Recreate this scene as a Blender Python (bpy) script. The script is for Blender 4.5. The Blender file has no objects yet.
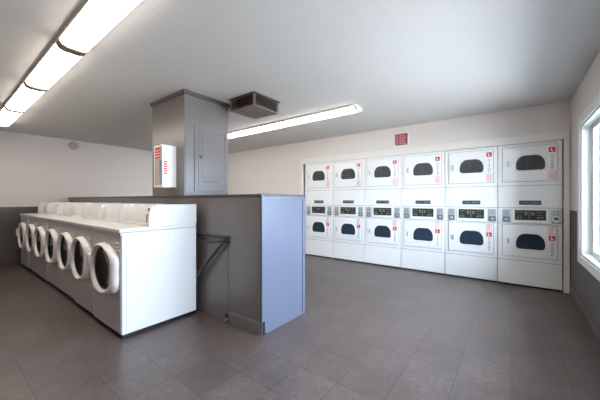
import bpy, bmesh, math, random
from mathutils import Vector, Matrix
random.seed(4)
S = bpy.context.scene
COL = S.collection

# ------------------------------------------------------------------ camera
TH = 0.648
cam_d = bpy.data.cameras.new('camera'); cam = bpy.data.objects.new('camera', cam_d); COL.objects.link(cam)
cam.location = (0, 0, 1.2)
cam.rotation_euler = (math.radians(90), 0, TH)
cam_d.sensor_width = 36; cam_d.lens = 36 * 280 / 600
cam_d.clip_start = 0.05
S.camera = cam
# ------------------------------------------------------------------ world / view
W = bpy.data.worlds.new('daylight'); S.world = W; W.use_nodes = True
wn = W.node_tree; bgn = wn.nodes['Background']
bgn.inputs[0].default_value = (0.64, 0.80, 1.0, 1); bgn.inputs[1].default_value = 17.5
S.view_settings.view_transform = 'Standard'; S.view_settings.look = 'None'
S.view_settings.exposure = 0.6; S.view_settings.gamma = 1; S.view_settings.use_curve_mapping = False
# the window opening is a light portal for the sky
pd = bpy.data.lights.new('window_portal', 'AREA'); pd.shape = 'RECTANGLE'; pd.size = 3.1; pd.size_y = 1.42
pd.cycles.is_portal = True
po = bpy.data.objects.new('window_portal', pd); COL.objects.link(po)
po.location = (0.78, 2.71, 1.305); po.rotation_euler = (math.radians(90), 0, math.radians(90))
LAMP = 9.0
# high sun behind the building: it lights the ground outside the window, not the room
sd = bpy.data.lights.new('sun', 'SUN'); sd.energy = 30; sd.angle = 0.01; sd.color = (1.0, 0.92, 0.86)
so = bpy.data.objects.new('sun', sd); COL.objects.link(so); so.rotation_euler = (0, math.radians(-35), 0)

# ------------------------------------------------------------------ materials
def lin(c):
    return tuple((v/12.92 if v <= 0.04045 else ((v+0.055)/1.055)**2.4) for v in [x/255 for x in c])
def mat(name, rgb, rough=0.5, metal=0.0, noise=0.0, scale=20, bump=0.0, bscale=200, spec=0.5, coat=0.0):
    m = bpy.data.materials.new(name); m.use_nodes = True
    nt = m.node_tree; b = nt.nodes['Principled BSDF']
    col = lin(rgb)
    b.inputs['Base Color'].default_value = (*col, 1); b.inputs['Roughness'].default_value = rough
    b.inputs['Metallic'].default_value = metal; b.inputs['Specular IOR Level'].default_value = spec
    b.inputs['Coat Weight'].default_value = coat
    tc = nt.nodes.new('ShaderNodeTexCoord')
    if noise > 0:
        n = nt.nodes.new('ShaderNodeTexNoise'); n.inputs['Scale'].default_value = scale; n.inputs['Detail'].default_value = 5
        nt.links.new(tc.outputs['Object'], n.inputs['Vector'])
        mr = nt.nodes.new('ShaderNodeMapRange'); mr.inputs[3].default_value = 1-noise; mr.inputs[4].default_value = 1+noise
        nt.links.new(n.outputs['Fac'], mr.inputs[0])
        mx = nt.nodes.new('ShaderNodeVectorMath'); mx.operation = 'SCALE'; mx.inputs[0].default_value = col
        nt.links.new(mr.outputs[0], mx.inputs['Scale']); nt.links.new(mx.outputs[0], b.inputs['Base Color'])
    if bump > 0:
        n2 = nt.nodes.new('ShaderNodeTexNoise'); n2.inputs['Scale'].default_value = bscale; n2.inputs['Detail'].default_value = 3
        nt.links.new(tc.outputs['Object'], n2.inputs['Vector'])
        bp = nt.nodes.new('ShaderNodeBump'); bp.inputs['Strength'].default_value = bump; bp.inputs['Distance'].default_value = 0.01
        nt.links.new(n2.outputs['Fac'], bp.inputs['Height']); nt.links.new(bp.outputs[0], b.inputs['Normal'])
    return m
def emis(name, rgb, st):
    m = bpy.data.materials.new(name); m.use_nodes = True
    b = m.node_tree.nodes['Principled BSDF']
    b.inputs['Base Color'].default_value = (0.8, 0.8, 0.8, 1)
    b.inputs['Emission Color'].default_value = (*rgb, 1); b.inputs['Emission Strength'].default_value = st
    return m
def wall_mat():
    # two-tone paint: pale above, dark grey below the 1.07 m paint line
    m = mat('wall_paint', (205, 194, 186), 0.6, bump=0.12, bscale=90)
    nt = m.node_tree; b = nt.nodes['Principled BSDF']
    tc = nt.nodes['Texture Coordinate']
    sx = nt.nodes.new('ShaderNodeSeparateXYZ'); nt.links.new(tc.outputs['Object'], sx.inputs[0])
    gt = nt.nodes.new('ShaderNodeMath'); gt.operation = 'GREATER_THAN'; gt.inputs[1].default_value = 1.07
    nt.links.new(sx.outputs['Z'], gt.inputs[0])
    mx = nt.nodes.new('ShaderNodeMix'); mx.data_type = 'RGBA'
    nt.links.new(gt.outputs[0], mx.inputs['Factor'])
    mx.inputs['A'].default_value = (*lin((92, 86, 85)), 1); mx.inputs['B'].default_value = (*lin((222, 214, 208)), 1)
    nt.links.new(mx.outputs['Result'], b.inputs['Base Color'])
    return m
def floor_mat():
    m = mat('vinyl_floor', (112, 104, 101), 0.42)
    nt = m.node_tree; b = nt.nodes['Principled BSDF']; tc = nt.nodes['Texture Coordinate']
    mp = nt.nodes.new('ShaderNodeMapping'); mp.inputs['Location'].default_value = (0.0, -0.082, 0)
    nt.links.new(tc.outputs['Object'], mp.inputs[0])
    br = nt.nodes.new('ShaderNodeTexBrick'); br.offset = 0.0; br.squash = 1.0
    br.inputs['Scale'].default_value = 1.0; br.inputs['Brick Width'].default_value = 0.3048; br.inputs['Row Height'].default_value = 0.3048
    br.inputs['Mortar Size'].default_value = 0.0022; br.inputs['Mortar Smooth'].default_value = 0.3
    br.inputs['Bias'].default_value = 0.0
    br.inputs['Color1'].default_value = (*lin((96, 86, 82)), 1); br.inputs['Color2'].default_value = (*lin((86, 77, 74)), 1)
    br.inputs['Mortar'].default_value = (*lin((56, 48, 46)), 1)
    nt.links.new(mp.outputs[0], br.inputs['Vector'])
    n = nt.nodes.new('ShaderNodeTexNoise'); n.inputs['Scale'].default_value = 3.0; n.inputs['Detail'].default_value = 8; n.inputs['Roughness'].default_value = 0.65
    nt.links.new(tc.outputs['Object'], n.inputs['Vector'])
    mr = nt.nodes.new('ShaderNodeMapRange'); mr.inputs[1].default_value = 0.3; mr.inputs[2].default_value = 0.7; mr.inputs[3].default_value = 0.74; mr.inputs[4].default_value = 1.26
    nt.links.new(n.outputs['Fac'], mr.inputs[0])
    n3 = nt.nodes.new('ShaderNodeTexNoise'); n3.inputs['Scale'].default_value = 28.0; n3.inputs['Detail'].default_value = 6; n3.inputs['Roughness'].default_value = 0.7
    nt.links.new(tc.outputs['Object'], n3.inputs['Vector'])
    mr3 = nt.nodes.new('ShaderNodeMapRange'); mr3.inputs[1].default_value = 0.3; mr3.inputs[2].default_value = 0.7; mr3.inputs[3].default_value = 0.76; mr3.inputs[4].default_value = 1.24
    nt.links.new(n3.outputs['Fac'], mr3.inputs[0])
    mm = nt.nodes.new('ShaderNodeMath'); mm.operation = 'MULTIPLY'
    nt.links.new(mr.outputs[0], mm.inputs[0]); nt.links.new(mr3.outputs[0], mm.inputs[1])
    vm = nt.nodes.new('ShaderNodeVectorMath'); vm.operation = 'SCALE'
    nt.links.new(br.outputs['Color'], vm.inputs[0]); nt.links.new(mm.outputs[0], vm.inputs['Scale'])
    # worn brown scuffs
    n4 = nt.nodes.new('ShaderNodeTexNoise'); n4.inputs['Scale'].default_value = 1.1; n4.inputs['Detail'].default_value = 9; n4.inputs['Roughness'].default_value = 0.72
    nt.links.new(tc.outputs['Object'], n4.inputs['Vector'])
    mr4 = nt.nodes.new('ShaderNodeMapRange'); mr4.inputs[1].default_value = 0.48; mr4.inputs[2].default_value = 0.68; mr4.inputs[3].default_value = 0; mr4.inputs[4].default_value = 0.8
    nt.links.new(n4.outputs['Fac'], mr4.inputs[0])
    mx = nt.nodes.new('ShaderNodeMix'); mx.data_type = 'RGBA'; nt.links.new(mr4.outputs[0], mx.inputs['Factor'])
    nt.links.new(vm.outputs[0], mx.inputs['A']); mx.inputs['B'].default_value = (*lin((84, 66, 56)), 1)
    nt.links.new(mx.outputs['Result'], b.inputs['Base Color'])
    mr2 = nt.nodes.new('ShaderNodeMapRange'); mr2.inputs[3].default_value = 0.28; mr2.inputs[4].default_value = 0.5
    nt.links.new(n.outputs['Fac'], mr2.inputs[0]); nt.links.new(mr2.outputs[0], b.inputs['Roughness'])
    bp = nt.nodes.new('ShaderNodeBump'); bp.inputs['Strength'].default_value = 0.12; bp.inputs['Distance'].default_value = 0.004
    nt.links.new(n3.outputs['Fac'], bp.inputs['Height']); nt.links.new(bp.outputs[0], b.inputs['Normal'])
    return m
M = dict(
    wall=wall_mat(), floor=floor_mat(),
    ceil=mat('ceiling_paint', (208, 205, 202), 0.75, bump=0.25, bscale=60),
    greypaint=mat('grey_gloss_paint', (112, 106, 104), 0.3, noise=0.05, scale=3, bump=0.08, bscale=40),
    endpaint=mat('blue_grey_laminate', (100, 104, 120), 0.35),
    greydark=mat('grey_trim_paint', (84, 77, 75), 0.4),
    rubber=mat('dark_vinyl_base', (92, 84, 82), 0.45),
    white=mat('white_enamel', (232, 232, 230), 0.3, coat=0.2),
    dwhite=mat('dryer_enamel', (236, 236, 233), 0.28, coat=0.2),
    trimw=mat('white_trim_paint', (228, 224, 216), 0.5),
    silver=mat('grey_enamel', (196, 191, 188), 0.4),
    ringw=mat('white_plastic', (236, 230, 226), 0.3),
    black=mat('black_plastic', (18, 17, 18), 0.4),
    glass=mat('dark_door_glass', (16, 18, 20), 0.08, spec=0.7),
    dglass=mat('dark_dryer_glass', (64, 68, 72), 0.12, noise=0.4, scale=14, spec=0.6),
    seam=mat('dark_gap', (74, 76, 78), 0.7),
    badge=mat('dark_badge', (50, 52, 52), 0.4),
    lglass=mat('dark_blue_dryer_glass', (44, 58, 70), 0.12, noise=0.5, scale=14, spec=0.6),
    display=mat('display_face', (42, 44, 40), 0.3, noise=0.7, scale=30),
    gold=mat('display_print', (122, 122, 104), 0.5),
    steel=mat('coin_steel', (186, 192, 194), 0.35, metal=0.3),
    dsteel=mat('dark_steel', (112, 118, 120), 0.4, metal=0.3),
    red=mat('red_print', (205, 48, 44), 0.5),
    pink=mat('pink_print', (220, 122, 120), 0.5),
    greyprint=mat('grey_print', (150, 155, 160), 0.5),
    signred=mat('sign_red', (150, 52, 56), 0.5),
    signtext=mat('sign_pale_print', (214, 160, 160), 0.5),
    paper=mat('pale_label', (240, 236, 234), 0.5),
    brown=mat('brown_vent_metal', (98, 84, 76), 0.5),
    bdark=mat('vent_inside', (34, 29, 27), 0.8),
    brownlt=mat('vent_plate', (128, 112, 103), 0.5),
    lens=emis('lamp_lens', (1.0, 0.90, 0.80), LAMP),
    lampw=mat('lamp_housing', (222, 216, 206), 0.5),
    clip=mat('lamp_joint', (140, 130, 108), 0.6),
    tan=mat('cabinet_front', (188, 174, 160), 0.25),
    alum=mat('white_vinyl_sash', (226, 230, 226), 0.4),
    pipe=mat('black_steel_arm', (26, 23, 22), 0.45),
    hose=mat('dark_rubber_hose', (56, 50, 48), 0.5),
    ground=mat('outside_concrete', (178, 176, 170), 0.8, noise=0.1),
)
for k in ('dglass', 'lglass'):  # vertical streaks in the glass colour imitate reflections and drum highlights
    nt = M[k].node_tree; tc = nt.nodes['Texture Coordinate']; n = nt.nodes['Noise Texture']
    mp = nt.nodes.new('ShaderNodeMapping'); mp.inputs['Scale'].default_value = (2.2, 1, 0.25)
    nt.links.new(tc.outputs['Object'], mp.inputs[0]); nt.links.new(mp.outputs[0], n.inputs['Vector'])
pg = bpy.data.materials.new('window_glass'); pg.use_nodes = True
nt = pg.node_tree; nt.nodes.clear()
o_ = nt.nodes.new('ShaderNodeOutputMaterial'); tr = nt.nodes.new('ShaderNodeBsdfTransparent'); gl = nt.nodes.new('ShaderNodeBsdfGlossy')
gl.inputs['Roughness'].default_value = 0.02; tr.inputs[0].default_value = (1, 1, 1, 1)
fr = nt.nodes.new('ShaderNodeFresnel'); fr.inputs[0].default_value = 1.2
ms = nt.nodes.new('ShaderNodeMixShader'); nt.links.new(fr.outputs[0], ms.inputs[0]); nt.links.new(tr.outputs[0], ms.inputs[1]); nt.links.new(gl.outputs[0], ms.inputs[2]); nt.links.new(ms.outputs[0], o_.inputs[0])
M['pane'] = pg

# ------------------------------------------------------------------ helpers
def box(bm, x0, x1, y0, y1, z0, z1, bev=0.0, seg=2):
    r = bmesh.ops.create_cube(bm, size=1)
    vs = r['verts']
    for v in vs:
        v.co = Vector(((x0+x1)/2 + v.co.x*(x1-x0), (y0+y1)/2 + v.co.y*(y1-y0), (z0+z1)/2 + v.co.z*(z1-z0)))
    if bev > 0:
        es = list({e for v in vs for e in v.link_edges})
        bmesh.ops.bevel(bm, geom=es, offset=bev, segments=seg, affect='EDGES', profile=0.5)
def B(*a, **k):
    bm = bmesh.new(); box(bm, *a, **k); return bm
def prism(bm, pts, axis, a, b):
    """extrude a 2D outline along an axis; pts are (y,z) for 'x', (x,z) for 'y', (x,y) for 'z'"""
    def P(p, t):
        return {'x': (t, p[0], p[1]), 'y': (p[0], t, p[1]), 'z': (p[0], p[1], t)}[axis]
    v0 = [bm.verts.new(P(p, a)) for p in pts]; v1 = [bm.verts.new(P(p, b)) for p in pts]
    n = len(pts)
    bm.faces.new(v0); bm.faces.new(v1[::-1])
    for i in range(n):
        bm.faces.new((v0[i], v0[(i+1) % n], v1[(i+1) % n], v1[i]))
def loops(bm, rings, cap0=False, cap1=False):
    vs = [[bm.verts.new(p) for p in r] for r in rings]
    for a, b in zip(vs, vs[1:]):
        n = len(a)
        for i in range(n):
            bm.faces.new((a[i], a[(i+1) % n], b[(i+1) % n], b[i]))
    if cap0: bm.faces.new(vs[0][::-1])
    if cap1: bm.faces.new(vs[-1])
def tube(bm, pts, r, n=10):
    pts = [Vector(p) for p in pts]; rings = []
    for i, p in enumerate(pts):
        t = (pts[min(i+1, len(pts)-1)] - pts[max(i-1, 0)]).normalized()
        u = t.cross(Vector((0, 0, 1)))
        if u.length < 1e-3: u = Vector((1, 0, 0))
        u.normalize(); w = t.cross(u)
        rings.append([p + r*(math.cos(2*math.pi*k/n)*u + math.sin(2*math.pi*k/n)*w) for k in range(n)])
    loops(bm, rings, True, True)
def cyl(bm, c, r, h, axis='z', n=20):
    """cylinder centred on c"""
    c = Vector(c); d = {'x': Vector((1,0,0)), 'y': Vector((0,1,0)), 'z': Vector((0,0,1))}[axis]
    tube(bm, [c-d*h/2, c+d*h/2], r, n)
def obj(name, bm, m, parent=None, smooth=False):
    bmesh.ops.recalc_face_normals(bm, faces=bm.faces)
    me = bpy.data.meshes.new(name); bm.to_mesh(me); bm.free()
    me.materials.append(m if not isinstance(m, str) else M[m])
    if smooth:
        me.shade_smooth()
        me.set_sharp_from_angle(angle=math.radians(35))
    o = bpy.data.objects.new(name, me); COL.objects.link(o)
    if parent: o.parent = parent
    return o
def struct(name, bm, m, parent=None, **k):
    o = obj(name, bm, m, parent, **k)
    if parent is None: o['kind'] = 'structure'
    return o
def tag(o, label, cat, group=None):
    o['label'] = label; o['category'] = cat
    if group: o['group'] = group
    return o
def thing(name, label, cat, loc=(0, 0, 0), group=None):
    o = bpy.data.objects.new(name, None); COL.objects.link(o); o.location = loc
    o.empty_display_size = 0.1
    return tag(o, label, cat, group)
def dup_tree(o, parent=None):
    c = o.copy(); COL.objects.link(c); c.parent = parent
    for ch in list(o.children): dup_tree(ch, c)
    return c

# ------------------------------------------------------------------ room
XL, XR, YF, YB, ZC = -7.5, 0.6, -0.9, 4.96, 2.48
T = 0.12
struct('floor', B(XL-T, XR+T, YF-T, YB+1.1, -0.1, 0), 'floor')
struct('ceiling', B(XL-T, XR+T, YF-T, YB+1.1, ZC, ZC+0.1), 'ceil')
struct('wall_left', B(XL-T, XL, YF-T, YB+1.1, 0, ZC), 'wall')
struct('wall_front', B(XL, XR, YF-T, YF, 0, ZC), 'wall')
# dryer wall with the alcove the dryers stand in
AX0, AX1, AZ = -3.70, 0.525, 1.99
bm = bmesh.new()
box(bm, XL, AX0-0.0, YB, YB+T, 0, ZC); box(bm, AX1+0.02, XR, YB, YB+T, 0, ZC); box(bm, AX0, AX1+0.02, YB, YB+T, AZ+0.02, ZC)
struct('wall_back', bm, 'wall')
bm = bmesh.new()
box(bm, XL, XR, YB+0.95, YB+1.05, 0, ZC)
struct('wall_service', bm, 'wall')
# window wall
WY0, WY1, WZ0, WZ1 = 1.16, 4.26, 0.60, 2.01
bm = bmesh.new()
box(bm, XR, XR+T, YF-T, WY0, 0, ZC); box(bm, XR, XR+T, WY1, YB+1.1, 0, ZC)
box(bm, XR, XR+T, WY0, WY1, 0, WZ0); box(bm, XR, XR+T, WY0, WY1, WZ1, ZC)
struct('wall_right', bm, 'wall')
struct('ground_outside', B(XR+T, 14, -12, 18, -0.2, -0.1), 'ground')
# baseboards
struct('baseboard_right', B(XR-0.012, XR, YF, YB-0.02, 0, 0.1, bev=0.004), 'rubber')
struct('baseboard_left', B(XL, XL+0.012, YF, YB-0.02, 0, 0.1, bev=0.004), 'rubber')
struct('baseboard_front', B(XL+0.02, XR-0.02, YF, YF+0.012, 0, 0.1, bev=0.004), 'rubber')
# white trim around the alcove
bm = bmesh.new()
box(bm, AX0-0.05, AX0+0.045, YB-0.02, YB, 0, 2.10, bev=0.004)
struct('trim_1', bm, 'trimw')
struct('trim_2', B(AX1+0.008, XR-0.008, YB-0.02, YB, 0, 2.10, bev=0.004), 'trimw')
struct('trim_3', B(AX0+0.045, AX1+0.008, YB-0.02, YB, AZ-0.006, 2.10, bev=0.004), 'trimw')
# window: casing, sill, sashes and panes
w = struct('window_1', (lambda bm: (box(bm, XR-0.02, XR, WY1, WY1+0.085, WZ0-0.08, WZ1+0.085, bev=0.005),
      box(bm, XR-0.02, XR, WY0-0.085, WY0, WZ0-0.08, WZ1+0.085, bev=0.005),
      box(bm, XR-0.02, XR, WY0, WY1, WZ1, WZ1+0.085, bev=0.005),
      box(bm, XR-0.02, XR, WY0, WY1, WZ0-0.08, WZ0, bev=0.005),
      box(bm, XR, XR+0.119, WY1-0.02, WY1, WZ0, WZ1), box(bm, XR, XR+0.119, WY0, WY0+0.02, WZ0, WZ1),
      box(bm, XR, XR+0.119, WY0+0.02, WY1-0.02, WZ1-0.02, WZ1), box(bm, XR, XR+0.119, WY0+0.02, WY1-0.02, WZ0, WZ0+0.02), bm)[-1])(bmesh.new()), 'alum')
for k in range(3):
    a = WY0+0.02 + k*(WY1-WY0-0.04)/3; b = a + (WY1-WY0-0.04)/3
    bm = bmesh.new()
    box(bm, XR+0.078, XR+0.118, a, a+0.045, WZ0+0.02, WZ1-0.02, bev=0.004); box(bm, XR+0.078, XR+0.118, b-0.045, b, WZ0+0.02, WZ1-0.02, bev=0.004)
    box(bm, XR+0.078, XR+0.118, a+0.045, b-0.045, WZ0+0.02, WZ0+0.065, bev=0.004); box(bm, XR+0.078, XR+0.118, a+0.045, b-0.045, WZ1-0.065, WZ1-0.02, bev=0.004)
    s = obj('sash', bm, 'alum', w)
    obj('pane', B(XR+0.104, XR+0.108, a+0.045, b-0.045, WZ0+0.065, WZ1-0.065), 'pane', s)

# ------------------------------------------------------------------ half-height pipe wall
PX0, PX1, PY0, PY1, PZ = XL+0.005, -1.76, 1.77, 2.40, 1.235
t = thing('half_wall', 'grey painted half-height wall running behind the washers, with a blue-grey end panel', 'half wall', (PX1, PY0, 0))
def rel(bm, loc):
    bmesh.ops.translate(bm, verts=bm.verts, vec=-Vector(loc)); return bm
L = (PX1, PY0, 0)
bm = bmesh.new()
box(bm, PX0, -2.216, PY0, PY1, 0.001, PZ); box(bm, -2.214, PX1-0.012, PY0-0.004, PY1, 0.001, PZ)
obj('body', rel(bm, L), 'greypaint', t)
obj('end_panel', rel(B(PX1-0.012, PX1, PY0-0.004, PY1, 0.001, PZ, bev=0.002), L), 'endpaint', t)
bm = bmesh.new()
box(bm, PX0, PX1+0.004, PY0-0.014, PY0+0.02, PZ, PZ+0.02, bev=0.003); box(bm, PX0, PX1+0.004, PY0+0.02, PY1+0.01, PZ, PZ+0.02, bev=0.003)
obj('cap', rel(bm, L), 'greydark', t)
bm = bmesh.new()
box(bm, PX1, PX1+0.008, PY1-0.035, PY1+0.004, 0.001, PZ, bev=0.002)
box(bm, PX1, PX1+0.008, PY0-0.008, PY0+0.04, 0.12, PZ, bev=0.002)
box(bm, PX1, PX1+0.008, PY0+0.04, PY1-0.035, PZ-0.035, PZ, bev=0.002)
box(bm, PX1, PX1+0.006, PY0+0.04, PY1-0.035, 0.001, 0.02, bev=0.002)
obj('edge_strip', rel(bm, L), 'endpaint', t)['label'] = 'blue-grey edging strips round the end panel'
bm = bmesh.new(); box(bm, -2.205, PX1-0.02, PY0-0.016, PY0-0.004, 0.001, 0.11, bev=0.003)
obj('baseboard', rel(bm, L), 'greypaint', t)
bm = bmesh.new(); box(bm, PX1-0.016, PX1+0.002, PY0-0.01, PY0+0.008, 0.001, PZ)
obj('corner_bead', rel(bm, L), 'greydark', t)
bm = bmesh.new(); box(bm, PX1-0.002, PX1+0.003, PY0+0.002, PY0+0.034, 0.002, 0.118)
obj('broken_corner', rel(bm, L), 'black', t)['label'] = 'dark chipped gap at foot of corner'
bm = bmesh.new(); box(bm, -2.265, -2.205, PY0-0.006, PY0-0.001, 0.01, 0.075); 
obj('pipe_hole', rel(bm, L), 'black', t)
bm = bmesh.new(); cyl(bm, (-2.235, PY0-0.02, 0.03), 0.016, 0.05, 'y')
obj('pipe_stub', rel(bm, L), 'dsteel', t, smooth=True)
bm = bmesh.new(); box(bm, -2.2165, -2.2135, PY0-0.0055, PY0-0.0005, 0.11, 0.78)
obj('panel_joint', rel(bm, L), 'black', t)

# column up to the ceiling
CX0, CX1, CY0, CY1 = -3.79, -3.02, 1.775, 2.40
z0 = PZ+0.021
L = (CX1, CY0, z0)
t = thing('utility_column', 'grey boxed column rising from the half wall to the ceiling', 'column', L)
obj('shaft', rel(B(CX0, CX1, CY0, CY1, z0, ZC-0.001), L), 'greypaint', t)
bm = bmesh.new()
o = 0.022
box(bm, CX0-o, CX1+o, CY0-o, CY0-0.0005, ZC-0.05, ZC-0.002, bev=0.004); box(bm, CX1+0.0005, CX1+o, CY0-0.0005, CY1+o, ZC-0.05, ZC-0.002, bev=0.004)
box(bm, CX0-o, CX0-0.0005, CY0, CY1+o, ZC-0.05, ZC-0.002, bev=0.004)
obj('crown_trim', rel(bm, L), 'greydark', t)
bm = bmesh.new(); box(bm, CX1, CX1+0.006, CY0+0.01, CY1-0.01, z0+0.02, z0+0.8, bev=0.002)
bp = obj('access_panel', rel(bm, L), 'greypaint', t)
# panel board with frame, door and latch
bm = bmesh.new()
py0, py1, pz0, pz1 = CY0+0.17, CY1-0.06, 1.36, 2.04
for a in ((py0-0.05, py0, pz0-0.05, pz1+0.05), (py1, py1+0.03, pz0-0.05, pz1+0.05), (py0, py1, pz1, pz1+0.05), (py0, py1, pz0-0.05, pz0)):
    box(bm, CX1+0.006, CX1+0.016, *a, bev=0.003)
obj('frame', rel(bm, L), 'greypaint', bp)
bm = bmesh.new(); box(bm, CX1+0.006, CX1+0.013, py0+0.004, py1-0.004, pz0+0.004, pz1-0.004, bev=0.002)
box(bm, CX1+0.012, CX1+0.018, py0+0.05, py1-0.05, pz0+0.12, pz1-0.04, bev=0.003)
obj('panel_door', rel(bm, L), 'greypaint', bp)
bm = bmesh.new(); box(bm, CX1+0.012, CX1+0.026, py0+0.02, py0+0.06, 1.70, 1.74, bev=0.004)
obj('latch', rel(bm, L), 'greydark', bp)
bm = bmesh.new(); box(bm, CX1+0.012, CX1+0.015, py0+0.06, py1-0.1, pz0+0.06, pz0+0.075)
obj('vent_slot', rel(bm, L), 'greydark', bp)

# fire extinguisher cabinet on the column's front
L = (-3.295, CY0-0.001, 1.35)
t = thing('extinguisher_cabinet', 'white extinguisher box with red markings mounted on the grey column', 'cabinet', L)
bm = bmesh.new()
d0, d1 = CY0-0.156, CY0-0.001
box(bm, -3.395, -3.385, d0, d1, 1.35, 1.84); box(bm, -3.205, -3.195, d0, d1, 1.35, 1.84)
box(bm, -3.385, -3.205, d0, d1, 1.35, 1.36); box(bm, -3.385, -3.205, d0, d1, 1.83, 1.84); box(bm, -3.385, -3.205, d1-0.01, d1, 1.36, 1.83)
obj('case', rel(bm, L), 'white', t)
bm = bmesh.new()
for a in ((-3.397, -3.38), (-3.21, -3.193)): box(bm, a[0], a[1], d0-0.012, d0, 1.348, 1.842, bev=0.002)
box(bm, -3.38, -3.21, d0-0.012, d0, 1.348, 1.37, bev=0.002); box(bm, -3.38, -3.21, d0-0.012, d0, 1.82, 1.842, bev=0.002)
dr = obj('door', rel(bm, L), 'white', t)
obj('door_panel', rel(B(-3.38, -3.21, d0-0.006, d0-0.002, 1.37, 1.82), L), 'tan', dr)
bm = bmesh.new(); box(bm, -3.375, -3.26, d0-0.0085, d0-0.0065, 1.69, 1.81)
obj('red_label', rel(bm, L), 'red', dr)
bm = bmesh.new()
for k in range(3): box(bm, -3.365, -3.27, d0-0.0095, d0-0.0086, 1.71+k*0.032, 1.718+k*0.032)
obj('label_print', rel(bm, L), 'paper', dr)
bm = bmesh.new()
for k in range(6):
    box(bm, -3.285, -3.215, d0-0.0085, d0-0.0065, 1.50+k*0.027, 1.518+k*0.027)
    box(bm, -3.1948, -3.1935, d0+0.002, d0+0.045, 1.50+k*0.027, 1.518+k*0.027)
obj('red_stripes', rel(bm, L), 'red', dr)
bm = bmesh.new(); box(bm, -3.232, -3.222, d0-0.03, d0-0.006, 1.38, 1.66, bev=0.003)
obj('pull_bar', rel(bm, L), 'dsteel', dr)
bm = bmesh.new(); box(bm, -3.37, -3.33, d0+0.01, d0+0.05, 1.84, 1.862, bev=0.005)
obj('top_catch', rel(bm, L), 'black', t)

# wall bracket beside the near washer
L = (-2.235, PY0-0.001, 0.81)
t = thing('wall_bracket', 'black bracket with diagonal brace on the half wall beside the nearest washer', 'bracket', L)
obj('mounting_plate', rel(B(-2.262, -2.208, PY0-0.03, PY0-0.006, 0.775, 0.845, bev=0.003), L), 'pipe', t)
obj('arm', rel(B(-2.80, -2.262, PY0-0.03, PY0-0.012, 0.818, 0.838, bev=0.003), L), 'pipe', t)
bm = bmesh.new(); tube(bm, [(-2.245, PY0-0.04, 0.79), (-2.50, PY0-0.05, 0.56), (-2.62, PY0-0.055, 0.44), (-2.70, PY0-0.058, 0.33)], 0.017)
obj('brace', rel(bm, L), 'hose', t, smooth=True)
bm = bmesh.new(); tube(bm, [(-2.262-0.54*k/12, PY0-0.045, 0.79-0.03*math.sin(math.pi*k/12)+0.012*k/12) for k in range(13)], 0.008)
tag(obj('hose', bm, 'hose', smooth=True), 'thin dark hose sagging just under the black wall bracket', 'hose')

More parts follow.
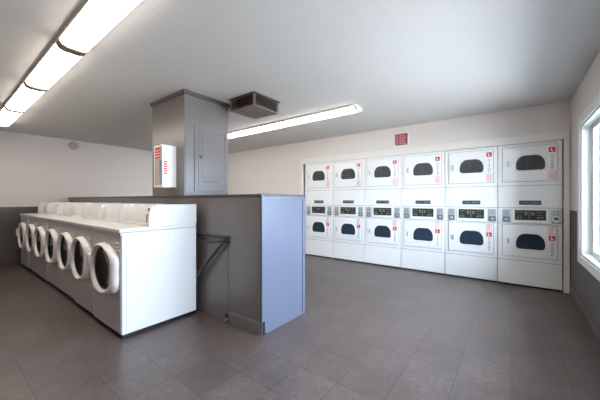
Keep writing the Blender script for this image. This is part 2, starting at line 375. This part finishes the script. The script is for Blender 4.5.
# ------------------------------------------------------------------ washers
Y0, Y1 = 0.985, 1.70; HW = 0.314
WXS = [-3.008, -3.71, -4.345, -4.98, -5.615, -6.25, -6.885]
def make_washer():
    t = thing('washing_machine', '', 'washing machine', (0, 0, 0), 'front-loading washers in a row along the half wall')
    # local frame: x centred, y = 0 at front plane, z up
    D = Y1-Y0
    bm = bmesh.new(); box(bm, -HW, HW, 0.006, D, 0.036, 0.915, bev=0.006)
    obj('body', bm, 'white', t)
    obj('side_seam', B(HW-0.0005, HW+0.0006, 0.038, 0.0395, 0.06, 0.905), 'seam', t)
    bm = bmesh.new(); box(bm, -HW+0.012, HW-0.012, 0, 0.0065, 0.05, 0.325, bev=0.003)
    obj('lower_panel', bm, 'silver', t)
    # front panel (hole is covered by the door)
    obj('front_panel', B(-HW+0.012, HW-0.012, 0, 0.0065, 0.332, 0.885, bev=0.003), 'silver', t)
    obj('upper_band', B(-HW+0.004, HW-0.004, -0.004, 0.0065, 0.888, 0.915, bev=0.002), 'silver', t)
    bm = bmesh.new(); box(bm, -HW-0.002, HW+0.002, -0.014, D, 0.917, 0.95, bev=0.01, seg=3)
    obj('top', bm, 'white', t)
    bm = bmesh.new(); box(bm, -HW+0.01, HW-0.01, 0.02, D-0.01, 0.008, 0.036)
    obj('plinth', bm, 'black', t)
    for sx in (-1, 1):
        for y in (0.05, D-0.06):
            bm = bmesh.new(); cyl(bm, (sx*(HW-0.045), y-0.0, 0.012), 0.022, 0.024)
            obj('foot', bm, 'black', t, smooth=True)
    # console
    prof = [(0.235, 0.951), (0.23, 1.0), (0.236, 1.06), (0.25, 1.11), (0.27, 1.14), (0.30, 1.153), (D-0.005, 1.157), (D, 1.15), (D, 0.951)]
    inner = [(0.315, 0.951), (0.305, 1.0), (0.312, 1.06), (0.328, 1.11), (0.345, 1.14), (0.365, 1.149), (D-0.005, 1.153), (D-0.003, 1.148), (D-0.003, 0.951)]
    c = obj('console', (lambda b: (prism(b, inner, 'x', -HW+0.03, HW-0.03), b)[1])(bmesh.new()), 'white', t)
    for sx in (-1, 1):
        bm = bmesh.new(); a, b = sorted((sx*HW, sx*(HW-0.03))); prism(bm, prof, 'x', a, b)
        obj('end_cap', bm, 'white', c)
    bm = bmesh.new(); box(bm, -HW+0.03, HW-0.03, 0.265, 0.31, 0.951, 0.972, bev=0.003)
    obj('console_ledge', bm, 'ringw', c)
    bm = bmesh.new(); box(bm, HW-0.185, HW-0.155, 0.295, 0.312, 0.975, 1.06, bev=0.003)
    obj('recess_shade', bm, 'dsteel', c)  # dark inset added to deepen the shade in the console recess
    bm = bmesh.new(); cyl(bm, (HW-0.17, 0.335, 1.105), 0.016, 0.05, 'y', 14)
    obj('dark_stud', bm, 'dsteel', c, smooth=True)  # small dark stud high on the fascia near the end cap
    # door
    N = 64; cz = 0.575
    ctl = [(-.25,0),(-.232,.10),(-.165,.188),(-.06,.226),(.05,.224),(.14,.197),(.225,.16),(.278,.115),(.28,0),(.276,-.13),(.245,-.18),(.14,-.212),(0,-.23),(-.12,-.208),(-.21,-.125)]
    pol = sorted((math.atan2(z, x) % (2*math.pi), math.hypot(x, z)) for x, z in ctl)
    def outer(a):
        n = len(pol); a %= 2*math.pi
        k = max([i for i in range(n) if pol[i][0] <= a], default=n-1)
        def g(i):
            q, t_ = divmod(i, n); return pol[t_][0]+2*math.pi*q, pol[t_][1]
        if a < pol[0][0]: k = -1
        (a0, r0), (a1, r1), (a2, r2), (a3, r3) = g(k-1), g(k), g(k+1), g(k+2)
        t_ = (a-a1)/(a2-a1); m1 = (r2-r0)/(a2-a0)*(a2-a1); m2 = (r3-r1)/(a3-a1)*(a2-a1)
        h = t_*t_*(3-2*t_); return r1*(2*t_**3-3*t_**2+1)+m1*(t_**3-2*t_**2+t_)+r2*h+m2*(t_**3-t_**2)
    def ring(f, y):
        out = []
        for i in range(N):
            a = 2*math.pi*i/N
            r = 0.196*(1-f)+outer(a)*f
            out.append((r*math.cos(a), y, cz+r*math.sin(a)))
        return out
    bm = bmesh.new()
    loops(bm, [ring(1, -0.001), ring(1.0, -0.016), ring(0.92, -0.034), ring(0.75, -0.048), ring(0.5, -0.054), ring(0.25, -0.048), ring(0.08, -0.036), ring(0, -0.026), ring(0, -0.001)])
    d = obj('door', bm, 'ringw', t, smooth=True)
    # dark bulging glass
    bm = bmesh.new(); rs = []
    for r, y in ((0.1955, -0.004), (0.1955, -0.026), (0.18, -0.029), (0.16, -0.022), (0.12, -0.012), (0.05, -0.006), (0.004, -0.005)):
        rs.append([(r*math.cos(2*math.pi*i/N), y, cz+r*math.sin(2*math.pi*i/N)) for i in range(N)])
    loops(bm, rs, False, True)
    obj('door_glass', bm, 'glass', d, smooth=True)
    bm = bmesh.new(); box(bm, -0.268, -0.205, -0.07, -0.02, cz-0.02, cz+0.11, bev=0.01)
    obj('door_handle', bm, 'ringw', d, smooth=True)
    bm = bmesh.new()
    for k in range(3):
        r = bmesh.ops.create_cube(bm, size=1)
        Mx = Matrix.Translation((0.225+0.012*k, -0.006, cz+0.245-0.03*k)) @ Matrix.Rotation(math.radians(-8), 4, 'Y') @ Matrix.Diagonal((0.07, 0.012, 0.008, 1))
        bmesh.ops.transform(bm, matrix=Mx, verts=r['verts'])
    obj('grip_ridge', bm, 'ringw', d)
    bm = bmesh.new()
    for k in range(9):
        box(bm, 0.268, 0.280, -0.03, -0.002, cz-0.13+k*0.023, cz-0.13+k*0.023+0.014, bev=0.002)
    box(bm, 0.262, 0.275, -0.028, -0.002, cz-0.13, cz+0.085)
    obj('ridged_edge', bm, 'silver', d)  # ridged strip added to stand for the door's window-lit side edge
    return t
wl = ['front-loading washer nearest the camera, its whole bright side panel in view',
      'white front-loading washer directly behind the nearest one in the row',
      'white front-loading washer, third back from the open end of the row',
      'white front-loading washer in the middle of the seven, three on either side',
      'white front-loading washer, third out from the left wall',
      'white front-loading washer, second out from the dark-painted left wall',
      'farthest front-loading washer, standing tight against the left wall']
w0 = make_washer()
for i in range(7):
    o = w0 if i == 0 else dup_tree(w0)
    o.location = (WXS[i], Y0 + [0, 0.012, 0.03, 0.03, 0.024, 0.03, 0.02][i], 0)
    o['label'] = wl[i]
w0.scale = (1.1, 1, 1)

# ------------------------------------------------------------------ stacked dryers
DP = 0.69; DW = 0.683
def window_outline(cx, z0, z1, w):
    """flat-bottomed arch with rounded shoulders"""
    pts = []
    h = z1-z0; r = 0.042
    def arc(ox, oz, rx, rz, a0, a1, n):
        for k in range(n+1):
            a = math.radians(a0+(a1-a0)*k/n); pts.append((ox+rx*math.cos(a), oz+rz*math.sin(a)))
    hw = w/2
    arc(cx+hw-r, z0+r, r, r, -90, 0, 5)
    arc(cx+hw*0.36, z0+h*0.36, hw*0.64, h*0.64, 0, 90, 12)
    arc(cx-hw*0.36, z0+h*0.36, hw*0.64, h*0.64, 90, 180, 12)
    arc(cx-hw+r, z0+r, r, r, 180, 270, 5)
    return pts
def dryer_door(t, z0, z1, wz0, wz1, upper):
    X0, X1 = 0.052, 0.636
    bm = bmesh.new()
    # dark reveal line, then the door skin
    box(bm, X0-0.0035, X1+0.0035, -0.0006, 0.002, z0-0.0035, z1+0.0035)
    obj('door_gap', bm, 'seam', t)
    bm = bmesh.new(); box(bm, X0, X1, -0.016, -0.0005, z0, z1, bev=0.007, seg=3)
    d = obj('upper_door' if upper else 'lower_door', bm, 'dwhite', t)
    o = window_outline(0.36, wz0, wz1, 0.308)
    c = Vector((0.358, (wz0+wz1)/2))
    def sc(f, y): return [(c.x+(p[0]-c.x)*(1+f/0.142), y, c.y+(p[1]-c.y)*(1+f/0.1)) for p in o]
    bm = bmesh.new(); loops(bm, [sc(0.022, -0.0155), sc(0.02, -0.022), sc(0.004, -0.024), sc(0.0, -0.019), sc(0, -0.0155)])
    obj('window_rim', bm, 'dwhite', d, smooth=True)
    bm = bmesh.new(); loops(bm, [sc(0.0, -0.016), sc(0.0, -0.019)], False, True)
    obj('window_glass', bm, 'dglass' if upper else 'lglass', d)
    zc = (wz0+wz1)/2
    bm = bmesh.new(); box(bm, 0.085, 0.155, -0.019, -0.0155, zc-0.055, zc+0.045, bev=0.0015)
    obj('pull_plate', bm, 'dwhite', d)
    obj('pull', B(0.106, 0.134, -0.034, -0.018, zc-0.045, zc+0.035, bev=0.006), 'steel', d)
    # printed labels down the right side
    y0, y1 = -0.0172, -0.0163
    lx0, lx1 = 0.548, 0.62
    if upper:
        ra, pa, ta = (z1-0.105, z1-0.04), (z0+0.02, z0+0.13), (z0+0.15, z1-0.125)
    else:
        pa, ra, ta = (z1-0.11, z1-0.01), (z1-0.19, z1-0.125), (z0+0.05, z1-0.21)
    bm = bmesh.new(); box(bm, lx0-0.006, lx1+0.006, y0+0.0006, y1+0.0006, z0+0.015, z1-0.008)
    obj('label_strip', bm, 'paper', d)
    bm = bmesh.new(); box(bm, lx0+0.002, lx1-0.004, y0, y1, *ra)
    obj('red_label', bm, 'red', d)
    bm = bmesh.new(); 
    a, b = ra; m = (a+b)/2
    box(bm, lx0+0.022, lx0+0.032, y0-0.0006, y0, m-0.018, m+0.02); box(bm, lx0+0.032, lx0+0.045, y0-0.0006, y0, m-0.018, m-0.006)
    obj('label_symbol', bm, 'paper', d)
    bm = bmesh.new(); a, b = pa
    box(bm, lx0, lx1, y0, y1, a, a+0.006); box(bm, lx0, lx1, y0, y1, b-0.006, b); box(bm, lx0, lx0+0.005, y0, y1, a, b); box(bm, lx1-0.005, lx1, y0, y1, a, b)
    k = a+0.016
    while k < b-0.014:
        box(bm, lx0+0.01, lx1-0.01 - 0.012*random.random(), y0, y1, k, k+0.007); k += 0.016
    obj('pink_label', bm, 'pink', d)
    bm = bmesh.new(); k = ta[0]
    while k < ta[1]-0.006:
        wd = 0.018+0.022*random.random(); cx = (lx0+lx1)/2
        box(bm, cx-wd/2, cx+wd/2, y0, y1, k, k+0.008); k += 0.019
    obj('fine_print', bm, 'greyprint', d)
def coin_box(t, x0, x1):
    bm = bmesh.new(); box(bm, x0, x1, -0.012, 0, 0.885, 1.07, bev=0.003)
    c = obj('coin_box', bm, 'steel', t)
    m = (x0+x1)/2
    bm = bmesh.new(); box(bm, x0+0.008, x1-0.008, -0.024, -0.012, 0.893, 0.965, bev=0.003)
    obj('coin_vault', bm, 'dsteel', c)
    bm = bmesh.new(); box(bm, m-0.02, m+0.02, -0.028, -0.024, 0.91, 0.945, bev=0.002)
    obj('vault_cover', bm, 'steel', c)
    bm = bmesh.new(); box(bm, m-0.018, m-0.012, -0.015, -0.012, 0.985, 1.05); box(bm, m+0.012, m+0.018, -0.015, -0.012, 0.985, 1.05)
    obj('coin_slot', bm, 'dsteel', c)
def make_dryer():
    t = thing('stacked_dryer', '', 'dryer', (0, 0, 0), 'coin-operated stacked dryers in the wall alcove')
    bm = bmesh.new(); box(bm, 0, DW, 0.004, 0.75, 0.022, 1.98, bev=0.004)
    obj('cabinet', bm, 'dwhite', t)
    bm = bmesh.new(); box(bm, 0.02, DW-0.02, 0.02, 0.7, 0.0, 0.022)
    obj('plinth', bm, 'black', t)
    def skin(name, z0, z1, m='dwhite'):
        return obj(name, B(0.0015, DW-0.0015, 0.0, 0.0045, z0, z1, bev=0.0015), m, t)
    skin('top_frame', 1.402, 1.978)
    mid = skin('middle_panel', 1.096, 1.398)
    cp = skin('control_panel', 0.872, 1.088)
    skin('bottom_frame', 0.358, 0.868)
    skin('kick_panel', 0.024, 0.354)
    for z in (1.4, 1.092, 0.87, 0.356): obj('seam', B(0.002, DW-0.002, 0.0012, 0.0042, z-0.0022, z+0.0022), 'seam', t)
    bm = bmesh.new(); box(bm, 0.24, 0.475, -0.007, 0.0, 1.135, 1.192, bev=0.003)
    bd = obj('badge', bm, 'badge', mid)
    bm = bmesh.new()
    for k in range(6): box(bm, 0.255+k*0.017, 0.266+k*0.017, -0.008, -0.0068, 1.158, 1.171)
    for k in range(5): box(bm, 0.375+k*0.018, 0.386+k*0.018, -0.008, -0.0068, 1.155, 1.175)
    obj('badge_lettering', bm, 'greyprint', bd)
    bm = bmesh.new(); box(bm, 0.16, 0.555, -0.014, 0.0, 0.882, 1.08, bev=0.006)
    bz = obj('bezel', bm, 'dwhite', cp)
    bm = bmesh.new(); box(bm, 0.193, 0.522, -0.017, -0.0135, 0.925, 1.06, bev=0.001)
    ds = obj('display', bm, 'display', bz)
    bm = bmesh.new()
    for x, z, w_, h_ in ((0.21, 1.028, 0.07, 0.01), (0.21, 0.944, 0.026, 0.024), (0.245, 0.944, 0.026, 0.024), (0.30, 0.99, 0.03, 0.05), (0.345, 0.94, 0.012, 0.1),
                         (0.372, 0.99, 0.03, 0.04), (0.425, 1.028, 0.07, 0.01), (0.43, 0.944, 0.03, 0.024), (0.47, 0.95, 0.03, 0.02), (0.22, 0.985, 0.05, 0.007), (0.43, 0.99, 0.06, 0.007)):
        obj('display_mark', B(x, x+w_, -0.0182, -0.0172, z, z+h_), 'gold', ds)
    coin_box(cp, 0.052, 0.142); coin_box(cp, 0.575, 0.672)
    dryer_door(t, 1.455, 1.938, 1.61, 1.812, True)
    dryer_door(t, 0.412, 0.852, 0.525, 0.735, False)
    return t
dl = ['stacked dryer at the right end, by the window wall, with a round lock on it',
      'white stacked dryer, second from the window wall',
      'white stacked dryer, third from the window wall',
      'white stacked dryer standing below the right part of the red sign, fourth from the window wall',
      'white stacked dryer, second from the left end of the row',
      'leftmost white stacked dryer, partly hidden behind the blue-grey end panel']
dl[3] = 'white stacked dryer, third from the left end of the row'
d0_ = make_dryer()
ds_ = []
for i in range(6):
    o = d0_ if i == 0 else dup_tree(d0_)
    o.location = (AX1 - DW - 0.003 - i*DP, YB - 0.001, 0); o['label'] = dl[i]
    ds_.append(o)
cp0 = [c for c in d0_.children if c.name.startswith('control_panel')][0]
bm = bmesh.new()
N = 24
loops(bm, [[(0.622+r*math.cos(2*math.pi*k/N), y, 0.945+r*math.sin(2*math.pi*k/N)) for k in range(N)] for r, y in ((0.044, -0.012), (0.044, -0.036), (0.028, -0.036), (0.028, -0.028))], False, False)
o = obj('round_lock', bm, 'white', cp0, smooth=True); o['label'] = 'round white lock on the right coin box'
bm = bmesh.new(); cyl(bm, (0.622, -0.02, 0.945), 0.0275, 0.012, 'y', 20)
obj('lock_core', bm, 'badge', o)

# ------------------------------------------------------------------ ceiling lamps
def lamp(name, label, x0, x1, yc, hw, joints, jw=0.05):
    t = thing(name, label, 'ceiling light', (x1, yc, ZC), 'long fluorescent ceiling fixtures')
    L = (x1, yc, ZC)
    obj('housing', rel(B(x0, x1, yc-hw, yc+hw, ZC-0.03, ZC-0.001, bev=0.002), L), 'lampw', t)
    segs = [x0+0.004] + joints + [x1-0.004]
    prof = [(-hw+0.004, -0.031), (-hw+0.006, -0.04), (-hw+0.02, -0.06), (-hw+0.05, -0.07), (hw-0.05, -0.07), (hw-0.02, -0.06), (hw-0.006, -0.04), (hw-0.004, -0.031)]
    for a, b in zip(segs, segs[1:]):
        bm = bmesh.new(); prism(bm, [(yc+p[0], ZC+p[1]) for p in prof], 'x', a+(jw-0.01 if a in joints else 0.012), b-(jw-0.01 if b in joints else 0.012))
        obj('diffuser', rel(bm, L), 'lens', t)
    for j in [x0+0.006] + joints + [x1-0.006]:
        bm = bmesh.new(); prism(bm, [(yc+p[0]*1.03, ZC-0.031+(p[1]+0.031)*(1.25 if jw > 0.03 else 1.04)) for p in prof], 'x', j-(jw if j in joints else 0.02), j+(jw if j in joints else 0.02))
        obj('joint_band' if j in joints else 'end_cap', rel(bm, L), 'clip' if j in joints else 'lampw', t)
lamp('ceiling_light', 'long fluorescent fixture crossing the ceiling above the washers', -6.63, 0.28, 0.70, 0.10, [-5.39, -4.12, -2.84, -1.57, -0.30])
lamp('ceiling_light', 'long fluorescent fixture in front of the stacked dryers, passing behind the column', -6.7, -1.66, 3.50, 0.10, [-5.46, -4.19, -2.92], 0.018)

# brown ceiling vent
vx0, vx1, vy0, vy1, vz = -2.86, -2.43, 2.31, 2.74, ZC-0.155
L = ((vx0+vx1)/2, (vy0+vy1)/2, ZC)
t = thing('ceiling_vent', 'square brown louvred vent box hanging from the ceiling beside the column', 'ceiling vent', L)
obj('flange', rel(B(vx0-0.02, vx1+0.02, vy0-0.02, vy1+0.02, ZC-0.014, ZC-0.001, bev=0.002), L), 'brown', t)
obj('bottom_plate', rel(B(vx0-0.004, vx1+0.004, vy0-0.004, vy1+0.004, vz, vz+0.014, bev=0.003), L), 'brownlt', t)
obj('inner_core', rel(B(vx0+0.05, vx1-0.05, vy0+0.05, vy1-0.05, vz+0.014, ZC-0.014), L), 'bdark', t)
for x in (vx0, vx1-0.03):
    for y in (vy0, vy1-0.03):
        obj('corner_post', rel(B(x, x+0.03, y, y+0.03, vz+0.014, ZC-0.014), L), 'brown', t)
for k in range(4):
    z = vz+0.03+k*0.028
    for side in range(4):
        bm = bmesh.new()
        a = 0.003; q = [(0, z), (0.0, z+0.004), (0.03, z+0.024), (0.03, z+0.02)]
        if side == 0: prism(bm, [(vy0+a+p[0], p[1]) for p in q], 'x', vx0+0.03, vx1-0.03)
        if side == 1: prism(bm, [(vy1-a-p[0], p[1]) for p in q], 'x', vx0+0.03, vx1-0.03)
        if side == 2: prism(bm, [(vx0+a+p[0], p[1]) for p in q], 'y', vy0+0.03, vy1-0.03)
        if side == 3: prism(bm, [(vx1-a-p[0], p[1]) for p in q], 'y', vy0+0.03, vy1-0.03)
        obj('louvre', rel(bm, L), 'brown', t)

# red sign over the dryers
L = (-1.54, YB-0.001, 2.15)
t = thing('wall_sign', 'small red sign with pale print on the wall above the dryers', 'sign', L)
obj('backing', rel(B(-1.665, -1.415, YB-0.006, YB-0.001, 2.13, 2.37), L), 'paper', t)
obj('sign_face', rel(B(-1.65, -1.43, YB-0.009, YB-0.006, 2.155, 2.355), L), 'signred', t)
bm = bmesh.new()
for k in range(6):
    z = 2.172+k*0.029
    box(bm, -1.64, -1.585, YB-0.0102, YB-0.009, z, z+0.009)
    box(bm, -1.57, -1.445-0.03*random.random(), YB-0.0102, YB-0.009, z, z+0.011)
obj('print', rel(bm, L), 'signtext', t)

# smoke detector high on the left wall
L = (XL+0.001, 1.86, 2.37)
t = thing('smoke_detector', 'round pale smoke detector high on the left wall', 'smoke detector', L)
bm = bmesh.new(); N = 32
loops(bm, [[(x, r*math.cos(2*math.pi*k/N), r*math.sin(2*math.pi*k/N)) for k in range(N)] for r, x in ((0.085, 0), (0.085, 0.012), (0.075, 0.03), (0.05, 0.042), (0.03, 0.046))], True, True)
obj('housing', bm, 'tan', t, smooth=True)
bm = bmesh.new(); cyl(bm, (0.049, 0, 0.0), 0.014, 0.008, 'x', 16)
obj('sensor', bm, 'dsteel', t, smooth=True)
